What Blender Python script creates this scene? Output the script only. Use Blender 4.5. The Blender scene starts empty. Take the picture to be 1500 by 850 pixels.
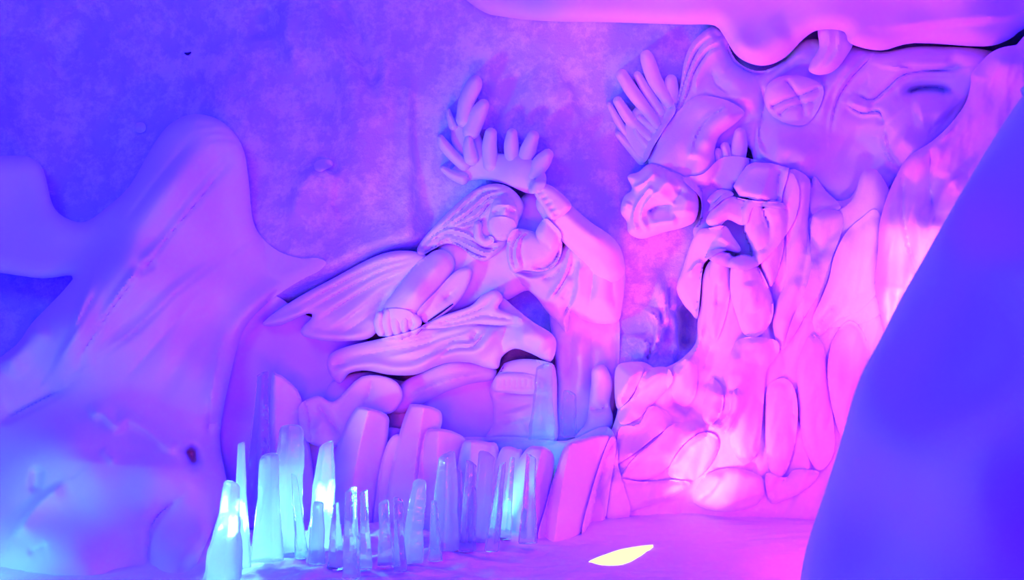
import bpy, math
import numpy as np
from mathutils import Vector

# ------------------------------------------------------------------ scene / camera
SC = bpy.context.scene
COL = SC.collection
F = 1299.0            # focal length in pixels of the 1500 px wide frame
CAM = np.array([0.0, 0.0, 1.1])

def world(u, v, d):
    """the place at depth d (metres along +Y) that the camera sees at pixel (u, v)"""
    u = np.asarray(u, float); v = np.asarray(v, float); d = np.asarray(d, float)
    return np.stack([(u - 750.0) / F * d, d + 0 * u, CAM[2] - (v - 425.0) / F * d], -1)

def floor_d(v, z=0.0):
    return (CAM[2] - z) * F / (v - 425.0)

CARVE = 1.5           # how deep the carved strokes are cut
# ------------------------------------------------------------------ numpy tools
def vnoise(x, y, seed=0):
    xi = np.floor(x).astype(np.int64); yi = np.floor(y).astype(np.int64)
    fx = x - xi; fy = y - yi
    fx = fx * fx * fx * (fx * (fx * 6 - 15) + 10); fy = fy * fy * fy * (fy * (fy * 6 - 15) + 10)
    def h(a, b):
        n = (a * 374761393 + b * 668265263 + seed * 1442695041) & 0xffffffff
        n = ((n ^ (n >> 13)) * 1274126177) & 0xffffffff
        n = n ^ (n >> 16)
        return (n & 0xffff) / 65535.0
    return ((h(xi, yi) * (1 - fx) + h(xi + 1, yi) * fx) * (1 - fy) + (h(xi, yi + 1) * (1 - fx) + h(xi + 1, yi + 1) * fx) * fy) * 2 - 1

def fbm(u, v, scale, octaves=3, seed=0):
    t = 0; a = 1.0
    for k in range(octaves):
        t = t + a * vnoise(u / scale, v / scale, seed + k * 17)
        scale *= 0.5; a *= 0.5
    return t

def crom(pts, closed=False, n=5):
    p = np.array(pts, float); N = len(p)
    if N < 3 and not closed:
        t = np.linspace(0, 1, n * 2 + 1)[:, None]
        return p[0] * (1 - t) + p[-1] * t
    out = []
    segs = N if closed else N - 1
    for i in range(segs):
        if closed:
            a, b, c, d = p[(i - 1) % N], p[i], p[(i + 1) % N], p[(i + 2) % N]
        else:
            b, c = p[i], p[i + 1]
            a = p[i - 1] if i > 0 else b * 2 - c
            d = p[i + 2] if i + 2 < N else c * 2 - b
        for k in range(n):
            t = k / n
            out.append(0.5 * (2 * b + (c - a) * t + (2 * a - 5 * b + 4 * c - d) * t * t + (3 * b - a - 3 * c + d) * t ** 3))
    if not closed:
        out.append(p[-1])
    return np.array(out)

def sdf_poly(P, poly):
    """signed distance in pixels, negative inside"""
    u = P[:, 0]; v = P[:, 1]
    best = np.full(len(P), 1e18); inside = np.zeros(len(P), bool)
    a = poly; b = np.roll(poly, -1, 0)
    for (ax, ay), (bx, by) in zip(a, b):
        dx, dy = bx - ax, by - ay
        L = dx * dx + dy * dy
        if L < 1e-12:
            continue
        t = np.clip(((u - ax) * dx + (v - ay) * dy) / L, 0, 1)
        best = np.minimum(best, (u - ax - t * dx) ** 2 + (v - ay - t * dy) ** 2)
        c = (ay > v) != (by > v)
        if ay != by:
            inside ^= c & (u < (bx - ax) * (v - ay) / (by - ay) + ax)
    d = np.sqrt(best)
    return np.where(inside, -d, d)

def sdf_chain(P, ch):
    u = P[:, 0]; v = P[:, 1]
    best = np.full(len(P), 1e18)
    for (ax, ay, ar), (bx, by, br) in zip(ch[:-1], ch[1:]):
        dx, dy = bx - ax, by - ay
        L = max(dx * dx + dy * dy, 1e-9)
        t = np.clip(((u - ax) * dx + (v - ay) * dy) / L, 0, 1)
        best = np.minimum(best, np.hypot(u - ax - t * dx, v - ay - t * dy) - (ar + t * (br - ar)))
    return best

def stroke_h(P, st):
    """height in metres that one carved stroke adds: (kind, points, radius px, amp m)"""
    kind, pts, r, amp = st[:4]
    taper = st[4] if len(st) > 4 else 0.25
    line = crom(pts, False, 5)
    out = np.zeros(len(P))
    m = r * 4.0
    sel = np.where((P[:, 0] > line[:, 0].min() - m) & (P[:, 0] < line[:, 0].max() + m) &
                   (P[:, 1] > line[:, 1].min() - m) & (P[:, 1] < line[:, 1].max() + m))[0]
    if not len(sel):
        return out
    u = P[sel, 0]; v = P[sel, 1]
    seg = np.hypot(*(np.diff(line, axis=0).T)); cum = np.concatenate([[0], np.cumsum(seg)]); tot = max(cum[-1], 1e-6)
    best = np.full(len(sel), 1e18); side = np.zeros(len(sel)); par = np.zeros(len(sel))
    for i in range(len(line) - 1):
        ax, ay = line[i]; dx, dy = line[i + 1] - line[i]
        L = dx * dx + dy * dy
        if L < 1e-9:
            continue
        t = np.clip(((u - ax) * dx + (v - ay) * dy) / L, 0, 1)
        d2 = (u - ax - t * dx) ** 2 + (v - ay - t * dy) ** 2
        k = d2 < best
        best = np.where(k, d2, best)
        side = np.where(k, np.sign(dx * (v - ay) - dy * (u - ax)), side)
        par = np.where(k, (cum[i] + t * seg[i]) / tot, par)
    d = np.sqrt(best)
    w = np.ones(len(sel))
    if taper > 0:
        e = np.clip(np.minimum(par, 1 - par) / taper, 0, 1)
        w = 0.15 + 0.85 * e * e * (3 - 2 * e)
    if kind == 'r':
        h = np.exp(-(d / r) ** 2)
    elif kind == 'f':      # fold: sharp on the left of the walking direction, gentle on the right
        h = np.where(side > 0, np.exp(-(d / r) ** 1.3), np.exp(-(d / (0.28 * r)) ** 2))
    elif kind == 'c':      # crease: narrow v-cut
        h = -np.exp(-(d / r))
    elif kind == 'w':      # roof: straight facets falling away from the line
        h = np.clip(1 - d / r, 0, 1)
    else:
        raise ValueError(kind)
    out[sel] = h * amp * w * CARVE
    return out

def depth_field(P, spec):
    if isinstance(spec, (int, float)):
        return np.full(len(P), float(spec))
    if callable(spec):
        return spec(P)
    num = np.zeros(len(P)); den = np.zeros(len(P))
    for (u, v, d) in spec:
        w = 1.0 / ((P[:, 0] - u) ** 2 + (P[:, 1] - v) ** 2 + 900.0) ** 1.5
        num += w * d; den += w
    return num / den

# ------------------------------------------------------------------ the running front surface of the carved snow
U0, U1, V0, V1, ZS = -420.0, 1920.0, -330.0, 1140.0, 2.0
NU = int((U1 - U0) / ZS) + 1; NV = int((V1 - V0) / ZS) + 1
ZB = np.full((NV, NU), 50.0)

def z_at(P):
    x = np.clip((P[:, 0] - U0) / ZS, 0, NU - 1.001); y = np.clip((P[:, 1] - V0) / ZS, 0, NV - 1.001)
    xi = x.astype(int); yi = y.astype(int); fx = x - xi; fy = y - yi
    return (ZB[yi, xi] * (1 - fx) + ZB[yi, xi + 1] * fx) * (1 - fy) + (ZB[yi + 1, xi] * (1 - fx) + ZB[yi + 1, xi + 1] * fx) * fy

def z_min(P, r=3.0):
    return np.minimum.reduce([z_at(P + np.array(o) * k) for k in (r, r * .5) for o in ((0, 0), (1, 0), (-1, 0), (0, 1), (0, -1), (.8, .8), (-.8, .8), (.8, -.8), (-.8, -.8))])

# ------------------------------------------------------------------ objects
def mesh_obj(name, verts, faces, material, parent=None, loc=None, smooth=True, sharp=None):
    verts = np.asarray(verts, float)
    if parent is not None:
        base = np.array(parent['_base'])
        par_base = base
        verts = verts - base
    elif loc is not None:
        verts = verts - np.array(loc)
    me = bpy.data.meshes.new(name)
    if isinstance(faces, np.ndarray):
        nf, k = faces.shape
        me.vertices.add(len(verts)); me.vertices.foreach_set('co', verts.ravel())
        me.loops.add(nf * k); me.loops.foreach_set('vertex_index', faces.ravel().astype(np.int32))
        me.polygons.add(nf); me.polygons.foreach_set('loop_start', (np.arange(nf) * k).astype(np.int32))
        me.update(calc_edges=True); me.validate()
    else:
        me.from_pydata([tuple(p) for p in verts], [], [tuple(f) for f in faces])
    me.polygons.foreach_set('use_smooth', np.full(len(me.polygons), smooth))
    if sharp is not None:
        me.set_sharp_from_angle(angle=math.radians(sharp))
    me.materials.append(material)
    o = bpy.data.objects.new(name, me); COL.objects.link(o)
    if parent is not None:
        o.parent = parent
        o['_base'] = parent['_base']
    else:
        o.location = loc if loc is not None else (0, 0, 0)
        o['_base'] = list(loc) if loc is not None else [0.0, 0.0, 0.0]
    return o

def tag(o, label=None, cat=None, group=None, kind=None):
    if label: o['label'] = label
    if cat: o['category'] = cat
    if group: o['group'] = group
    if kind: o['kind'] = kind
    return o

def thing(name, label, cat, loc, group=None):
    o = bpy.data.objects.new(name, None); COL.objects.link(o)
    o.empty_display_size = 0.1
    o.location = loc; o['_base'] = [float(x) for x in loc]
    return tag(o, label, cat, group)

def patch(name, mat, parent=None, poly=None, chain=None, d=None, on=None, h=0.05, e=14.0, strokes=(),
          step=3.0, noise=(0.003, 40, 1), smooth=True, thick=None, gap=0.004, round_poly=True, loc=None, flat=False, sd_round=1.0, zfree=False):
    """one solid piece of carved snow: outline in the photograph, its own depth, a domed front with carved strokes
    and a back that lies on whatever stands behind it"""
    if poly is not None:
        pl = crom(poly, True, 4) if round_poly else np.array(poly, float)
        sdf = lambda Q: sdf_poly(Q, pl)
        lo = pl.min(0) - 2 * step; hi = pl.max(0) + 2 * step
    else:
        ch = np.array(chain, float)
        c3 = crom(ch, False, 4) if len(ch) > 2 else ch
        sdf = lambda Q: sdf_chain(Q, c3)
        R = ch[:, 2].max()
        lo = ch[:, :2].min(0) - R - 2 * step; hi = ch[:, :2].max(0) + R + 2 * step
    lo = np.floor(lo / step) * step
    nu = int((hi[0] - lo[0]) / step) + 2; nv = int((hi[1] - lo[1]) / step) + 2
    gu, gv = np.meshgrid(lo[0] + np.arange(nu) * step, lo[1] + np.arange(nv) * step)
    P = np.stack([gu.ravel(), gv.ravel()], 1)
    s = sdf(P)
    near = (s > 0) & (s < step * 1.3)
    if near.any():
        Q = P[near].copy()
        for _ in range(2):
            sq = sdf(Q)
            gx = (sdf(Q + (0.3, 0)) - sdf(Q - (0.3, 0))) / 0.6; gy = (sdf(Q + (0, 0.3)) - sdf(Q - (0, 0.3))) / 0.6
            g2 = np.maximum(gx * gx + gy * gy, 0.2)
            Q = Q - np.stack([gx * sq / g2, gy * sq / g2], 1)
        P[near] = Q
    ok = (s <= 0) | near
    core = s <= 0
    okg = ok.reshape(nv, nu); cg = core.reshape(nv, nu)
    cell = okg[:-1, :-1] & okg[1:, :-1] & okg[:-1, 1:] & okg[1:, 1:]
    cell &= cg[:-1, :-1] | cg[1:, :-1] | cg[:-1, 1:] | cg[1:, 1:]
    # drop islands: keep the largest edge-connected component
    lab = np.where(cell, np.arange(cell.size).reshape(cell.shape) + 1, 0)
    while True:
        n = lab.copy()
        n[1:] = np.where(cell[1:] & cell[:-1], np.maximum(n[1:], n[:-1]), n[1:])
        n[:-1] = np.where(cell[:-1] & cell[1:], np.maximum(n[:-1], n[1:]), n[:-1])
        n[:, 1:] = np.where(cell[:, 1:] & cell[:, :-1], np.maximum(n[:, 1:], n[:, :-1]), n[:, 1:])
        n[:, :-1] = np.where(cell[:, :-1] & cell[:, 1:], np.maximum(n[:, :-1], n[:, 1:]), n[:, :-1])
        if (n == lab).all():
            break
        lab = n
    ids, cnt = np.unique(lab[lab > 0], return_counts=True)
    cell = lab == ids[np.argmax(cnt)]
    cy, cx = np.where(cell)
    i00 = cy * nu + cx
    quads = np.stack([i00, i00 + nu, i00 + nu + 1, i00 + 1], 1)
    used = np.unique(quads)
    remap = np.full(len(P), -1); remap[used] = np.arange(len(used))
    quads = remap[quads]; P = P[used]
    s = np.minimum(sdf(P), 0)
    t = np.clip(-s / e, 0, 1)
    prof = np.sqrt(np.clip(1 - (1 - t) ** 2, 0, 1)) if not flat else np.clip(t * 1.0, 0, 1)
    hh = h * prof
    ramp = np.clip(-s / max(3.0, 0.25 * e), 0, 1)
    add = np.zeros(len(P))
    for st in strokes:
        add += stroke_h(P, st)
    if noise:
        asp = noise[3] if len(noise) > 3 else 1.0      # > 1: lumps drawn out upwards, leaning right
        add += noise[0] * fbm((P[:, 0] + (0.25 * P[:, 1] if asp > 1 else 0)), P[:, 1] / asp, noise[1], 3, noise[2] if len(noise) > 2 else 1)
    hh = hh + add * (0.25 + 0.75 * ramp)
    zback = z_min(P, 1.9 * step)
    base = (z_at(P) - on) if d is None else depth_field(P, d)
    front = base - hh
    if not zfree:
        front = np.minimum(front, zback - gap - 0.004)
    back = zback - gap
    if thick is not None:
        back = np.minimum(back, front + thick)
    back = np.maximum(back, front + 0.002)
    N = len(P)
    vf = world(P[:, 0], P[:, 1], front); vb = world(P[:, 0], P[:, 1], back)
    # boundary edges
    ed = np.concatenate([quads[:, [0, 1]], quads[:, [1, 2]], quads[:, [2, 3]], quads[:, [3, 0]]])
    key = np.sort(ed, 1); kk = key[:, 0] * (N + 1) + key[:, 1]
    uq, inv, c = np.unique(kk, return_inverse=True, return_counts=True)
    bd = ed[c[inv] == 1]
    sides = np.stack([bd[:, 1], bd[:, 0], bd[:, 0] + N, bd[:, 1] + N], 1)
    faces = np.concatenate([quads, quads[:, ::-1] + N, sides])
    verts = np.concatenate([vf, vb])
    if parent is None and loc is None:
        k = np.argmax(P[:, 1]); loc = [float(vf[:, 0].mean()), float(vf[:, 1].mean()), float(vf[:, 2].min())]
    o = mesh_obj(name, verts, faces, mat, parent, loc, smooth, sharp=75)
    # update the running surface
    iu0 = int(max(0, (lo[0] - U0) / ZS)); iu1 = int(min(NU - 1, (hi[0] - U0) / ZS + 1))
    iv0 = int(max(0, (lo[1] - V0) / ZS)); iv1 = int(min(NV - 1, (hi[1] - V0) / ZS + 1))
    if iu1 > iu0 and iv1 > iv0:
        zu, zv = np.meshgrid(U0 + np.arange(iu0, iu1 + 1) * ZS, V0 + np.arange(iv0, iv1 + 1) * ZS)
        Q = np.stack([zu.ravel(), zv.ravel()], 1)
        sq = sdf(Q)
        img = np.full((nv, nu), np.nan); img.ravel()[used] = front
        x = np.clip((Q[:, 0] - lo[0]) / step, 0, nu - 1.001); y = np.clip((Q[:, 1] - lo[1]) / step, 0, nv - 1.001)
        xi = np.rint(x).astype(int); yi = np.rint(y).astype(int)
        x0 = x.astype(int); y0 = y.astype(int); fx = x - x0; fy = y - y0
        bil = (img[y0, x0] * (1 - fx) + img[y0, x0 + 1] * fx) * (1 - fy) + (img[y0 + 1, x0] * (1 - fx) + img[y0 + 1, x0 + 1] * fx) * fy
        zq = np.where(np.isnan(bil), img[np.clip(yi, 0, nv - 1), np.clip(xi, 0, nu - 1)], bil)
        good = (sq <= 0.5) & ~np.isnan(zq)
        sub = ZB[iv0:iv1 + 1, iu0:iu1 + 1].ravel()
        sub = np.where(good, np.minimum(sub, np.where(np.isnan(zq), 50, zq)), sub)
        ZB[iv0:iv1 + 1, iu0:iu1 + 1] = sub.reshape(iv1 - iv0 + 1, iu1 - iu0 + 1)
    return o
# ------------------------------------------------------------------ materials
def nodes_mat(name):
    m = bpy.data.materials.new(name); m.use_nodes = True
    nt = m.node_tree; b = nt.nodes['Principled BSDF']
    return m, nt, b

def snow_mat(name, col=(0.83, 0.83, 0.87), grain=0.25, scale=60.0, patchy=0.0, rough=0.75):
    m, nt, b = nodes_mat(name)
    b.inputs['Base Color'].default_value = (*col, 1)
    b.inputs['Roughness'].default_value = rough
    b.inputs['Specular IOR Level'].default_value = 0.15
    tc = nt.nodes.new('ShaderNodeTexCoord')
    geo = nt.nodes.new('ShaderNodeNewGeometry')
    n1 = nt.nodes.new('ShaderNodeTexNoise'); n1.inputs['Scale'].default_value = scale; n1.inputs['Detail'].default_value = 4
    nt.links.new(geo.outputs['Position'], n1.inputs['Vector'])
    bp = nt.nodes.new('ShaderNodeBump'); bp.inputs['Strength'].default_value = grain; bp.inputs['Distance'].default_value = 0.01
    nt.links.new(n1.outputs['Fac'], bp.inputs['Height'])
    last = bp
    if patchy:
        n2 = nt.nodes.new('ShaderNodeTexNoise'); n2.inputs['Scale'].default_value = 5.5; n2.inputs['Detail'].default_value = 12; n2.inputs['Roughness'].default_value = 0.74
        nt.links.new(geo.outputs['Position'], n2.inputs['Vector'])
        rp = nt.nodes.new('ShaderNodeValToRGB')
        rp.color_ramp.elements[0].position = 0.46; rp.color_ramp.elements[1].position = 0.58
        k = patchy
        rp.color_ramp.elements[0].color = (col[0] * (1 - k), col[1] * (1 - k), col[2] * (1 - k * 0.2), 1)
        rp.color_ramp.elements[1].color = (*col, 1)
        nt.links.new(n2.outputs['Fac'], rp.inputs['Fac']); nt.links.new(rp.outputs['Color'], b.inputs['Base Color'])
        b2 = nt.nodes.new('ShaderNodeBump'); b2.inputs['Strength'].default_value = 0.6; b2.inputs['Distance'].default_value = 0.05
        nt.links.new(n2.outputs['Fac'], b2.inputs['Height']); nt.links.new(bp.outputs['Normal'], b2.inputs['Normal'])
        last = b2
    nt.links.new(last.outputs['Normal'], b.inputs['Normal'])
    return m

SNOW = snow_mat('carved_snow', grain=0.12)
ICYWALL = snow_mat('icy_snow_wall', col=(0.93, 0.93, 0.95), grain=0.4, patchy=0.27)
FLOORSNOW = snow_mat('trodden_snow', grain=0.35, scale=35)
SMOOTH = snow_mat('smooth_snow', grain=0.05, scale=20)

def ice_mat(name, rough=0.03, col=(0.93, 0.97, 1.0), bump=0.35, clear=0.12, milk=0.0, ior=1.31):
    m, nt, b = nodes_mat(name)
    b.inputs['Base Color'].default_value = (*col, 1)
    b.inputs['Roughness'].default_value = rough
    b.inputs['IOR'].default_value = ior
    b.inputs['Transmission Weight'].default_value = 1.0
    geo = nt.nodes.new('ShaderNodeNewGeometry')
    n1 = nt.nodes.new('ShaderNodeTexNoise'); n1.inputs['Scale'].default_value = 28; n1.inputs['Detail'].default_value = 3
    nt.links.new(geo.outputs['Position'], n1.inputs['Vector'])
    bp = nt.nodes.new('ShaderNodeBump'); bp.inputs['Strength'].default_value = bump; bp.inputs['Distance'].default_value = 0.012
    nt.links.new(n1.outputs['Fac'], bp.inputs['Height']); nt.links.new(bp.outputs['Normal'], b.inputs['Normal'])
    tr = nt.nodes.new('ShaderNodeBsdfTransparent'); tr.inputs['Color'].default_value = (0.95, 0.97, 1, 1)
    mx = nt.nodes.new('ShaderNodeMixShader'); mx.inputs['Fac'].default_value = clear
    nt.links.new(b.outputs['BSDF'], mx.inputs[1]); nt.links.new(tr.outputs['BSDF'], mx.inputs[2])
    last = mx
    if milk:
        tl = nt.nodes.new('ShaderNodeBsdfTranslucent'); tl.inputs['Color'].default_value = (0.95, 0.97, 1, 1)
        m2 = nt.nodes.new('ShaderNodeMixShader'); m2.inputs['Fac'].default_value = milk
        nt.links.new(mx.outputs['Shader'], m2.inputs[1]); nt.links.new(tl.outputs['BSDF'], m2.inputs[2]); last = m2
    nt.links.new(last.outputs['Shader'], nt.nodes['Material Output'].inputs['Surface'])
    return m
ICE = ice_mat('clear_ice', milk=0.13)
HALF = ice_mat('cloudy_ice', milk=0.4)
THIN = ice_mat('thin_clear_ice', clear=0.6)
FROST = ice_mat('frosted_ice', rough=0.28, bump=0.4, clear=0.15, milk=0.45)

def emit_mat(name, col, strength):
    m, nt, b = nodes_mat(name)
    b.inputs['Base Color'].default_value = (0.9, 0.9, 0.9, 1)
    b.inputs['Emission Color'].default_value = (*col, 1); b.inputs['Emission Strength'].default_value = strength
    return m
TWIG, _nt, _b = nodes_mat('dark_twig')
_b.inputs['Base Color'].default_value = (0.03, 0.02, 0.05, 1); _b.inputs['Roughness'].default_value = 0.9

# ------------------------------------------------------------------ back wall
WALL_D = [(-300, 300, 4.9), (0, 100, 5.3), (200, 100, 5.35), (420, 100, 5.2), (600, 200, 5.05), (600, 500, 5.05), (800, 150, 5.0), (800, 420, 5.0), (760, 620, 4.9), (430, 540, 5.15),
          (950, 300, 4.95), (950, 500, 4.85), (1100, 200, 4.85), (1100, 600, 4.75), (1300, 200, 4.75), (1300, 600, 4.7), (1700, 300, 4.3), (300, 700, 4.9), (600, 700, 4.85), (900, 760, 4.7), (0, 700, 4.9), (-300, 700, 4.8), (100, -200, 4.9), (800, -200, 4.8), (1400, -200, 4.6)]
WALL_ST = [
    ('f', [(604, 100), (598, 160), (600, 240), (604, 340)], 22, .05),
    ('r', [(415, -20), (470, 60), (510, 120), (530, 220), (545, 330)], 34, .07),
    ('r', [(484, -10), (515, 45), (540, 105), (552, 150)], 15, -.06),
    ('r', [(545, 70), (560, 130), (556, 200)], 16, .03),
    ('c', [(553, 75), (551, 120)], 5, .03),
    ('f', [(428, 335), (437, 288), (455, 258), (490, 250), (512, 256)], 46, .07),
    ('r', [(484, 243), (490, 247)], 7, -.06, 0),
    ('r', [(90, 10), (110, 60), (60, 100)], 40, -.06),
    ('r', [(20, 40), (40, 130), (10, 200)], 34, .06),
    ('r', [(420, 0), (422, 60), (440, 110)], 14, .04),
    ('r', [(375, 10), (385, 60)], 18, -.04),
    ('f', [(640, 335), (560, 352), (500, 378), (440, 408), (390, 440), (352, 480), (330, 540)], 80, .15, .12), ('r', [(625, 338), (560, 356), (500, 382), (440, 414)], 22, .03),
    ('f', [(720, 205), (762, 145), (802, 92)], 34, .025),
    ('f', [(802, 92), (832, 140), (852, 205)], 34, .025),
    ('r', [(803, 110), (803, 220)], 34, .035),
    # dark hollow under the cape
    ('r', [(405, 520), (440, 545), (475, 560)], 42, -.07),
    # hollow beside the beard
    # rippled curtain between figure and flames
    ('f', [(962, 400), (972, 430), (976, 465), (966, 495), (952, 525)], 12, .09),
    ('f', [(990, 430), (986, 465), (992, 505), (985, 530)], 10, .08),
    ('f', [(938, 450), (960, 462), (966, 488), (950, 530)], 11, .08),
    ('f', [(912, 494), (946, 500), (942, 530)], 11, .08),
    ('c', [(975, 440), (968, 470), (978, 505)], 4, .06), ('c', [(950, 470), (956, 500), (944, 530)], 4, .05), ('c', [(985, 410), (978, 440), (990, 470)], 4, .05),
    ('r', [(1003, 440), (1008, 475), (1000, 520)], 15, -.16),
]
def build_wall():
    st = 4.0
    gu, gv = np.meshgrid(np.arange(-420, 1921, st), np.arange(-330, 1141, st))
    P = np.stack([gu.ravel(), gv.ravel()], 1)
    D = depth_field(P, WALL_D)
    H = np.zeros(len(P))
    for s in WALL_ST:
        H += stroke_h(P, s)
    left = np.clip((560 - P[:, 0]) / 300, 0, 1)
    H += (0.012 + 0.022 * left) * fbm(P[:, 0], P[:, 1], 130, 4, 5) + (0.004 + 0.008 * left) * fbm(P[:, 0] * 1.0, P[:, 1] * 0.7, 22, 3, 9)
    d = D - H
    verts = world(P[:, 0], P[:, 1], d)
    nv, nu = gu.shape
    idx = np.arange(nv * nu).reshape(nv, nu)
    q = np.stack([idx[:-1, :-1].ravel(), idx[1:, :-1].ravel(), idx[1:, 1:].ravel(), idx[:-1, 1:].ravel()], 1)
    tag(mesh_obj('wall_back', verts, q, ICYWALL), kind='structure')
    zu, zv = np.meshgrid(U0 + np.arange(NU) * ZS, V0 + np.arange(NV) * ZS)
    x = np.clip((zu - (-420)) / st, 0, nu - 1.001); y = np.clip((zv + 330) / st, 0, nv - 1.001)
    x0 = x.astype(int); y0 = y.astype(int); fx = x - x0; fy = y - y0
    I = d.reshape(nv, nu)
    ZB[:] = (I[y0, x0] * (1 - fx) + I[y0, x0 + 1] * fx) * (1 - fy) + (I[y0 + 1, x0] * (1 - fx) + I[y0 + 1, x0 + 1] * fx) * fy
build_wall()

# ------------------------------------------------------------------ floor
def floor_at(u, v):
    d = floor_d(v)
    return (u - 750) / F * d, d
def floor_z(x, y):
    bed = np.exp(-((x + 0.6) / 0.55) ** 2 - ((y - 3.75) / 0.33) ** 2)
    z = 0.012 * fbm(x, y, 0.5, 4, 3) + 0.004 * fbm(x + y, y * 3, 0.12, 2, 8) + bed * (0.03 + 0.035 * fbm(x, y, 0.13, 3, 21))
    lx, ly = floor_at(910, 814)
    z = z * (1 - np.exp(-((x - lx) / .2) ** 2 - ((y - ly) / .16) ** 2)) - 0.002
    # the bed of the ice shards ends in a low rim
    u = 750 + F * x / y; v = 425 + F * CAM[2] / y
    rim = sdf_rim(np.stack([u.ravel(), v.ravel()], 1)).reshape(x.shape)
    z = z + 0.022 * np.exp(-(rim / 9.0) ** 2)
    return z
RIM = crom([(380, 905), (440, 852), (490, 838), (560, 826), (640, 808), (700, 796), (770, 786), (830, 772)], False, 5)
def sdf_rim(P):
    b = np.full(len(P), 1e9)
    for a, c in zip(RIM[:-1], RIM[1:]):
        dx, dy = c - a; t = np.clip(((P[:, 0] - a[0]) * dx + (P[:, 1] - a[1]) * dy) / (dx * dx + dy * dy), 0, 1)
        b = np.minimum(b, np.hypot(P[:, 0] - a[0] - t * dx, P[:, 1] - a[1] - t * dy))
    return b
def build_floor():
    ys = np.concatenate([np.arange(-1.0, 2.8, 0.1), np.arange(2.8, 5.4, 0.0125)])
    xs = np.concatenate([np.arange(-4, -1.6, 0.1), np.arange(-1.6, 2.4, 0.02), np.arange(2.4, 4.01, 0.1)])
    gx, gy = np.meshgrid(xs, ys)
    z = floor_z(gx, np.maximum(gy, 1.0))
    nv, nu = gx.shape
    idx = np.arange(nv * nu).reshape(nv, nu)
    q = np.stack([idx[:-1, :-1].ravel(), idx[:-1, 1:].ravel(), idx[1:, 1:].ravel(), idx[1:, :-1].ravel()], 1)
    tag(mesh_obj('floor', np.stack([gx, gy, z], -1).reshape(-1, 3), q, FLOORSNOW), kind='structure')
build_floor()

# ------------------------------------------------------------------ left: the big carved drift, hollow at its edge
W = world
def at(u, v, d): return [float(x) for x in world(u, v, d)]

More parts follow.
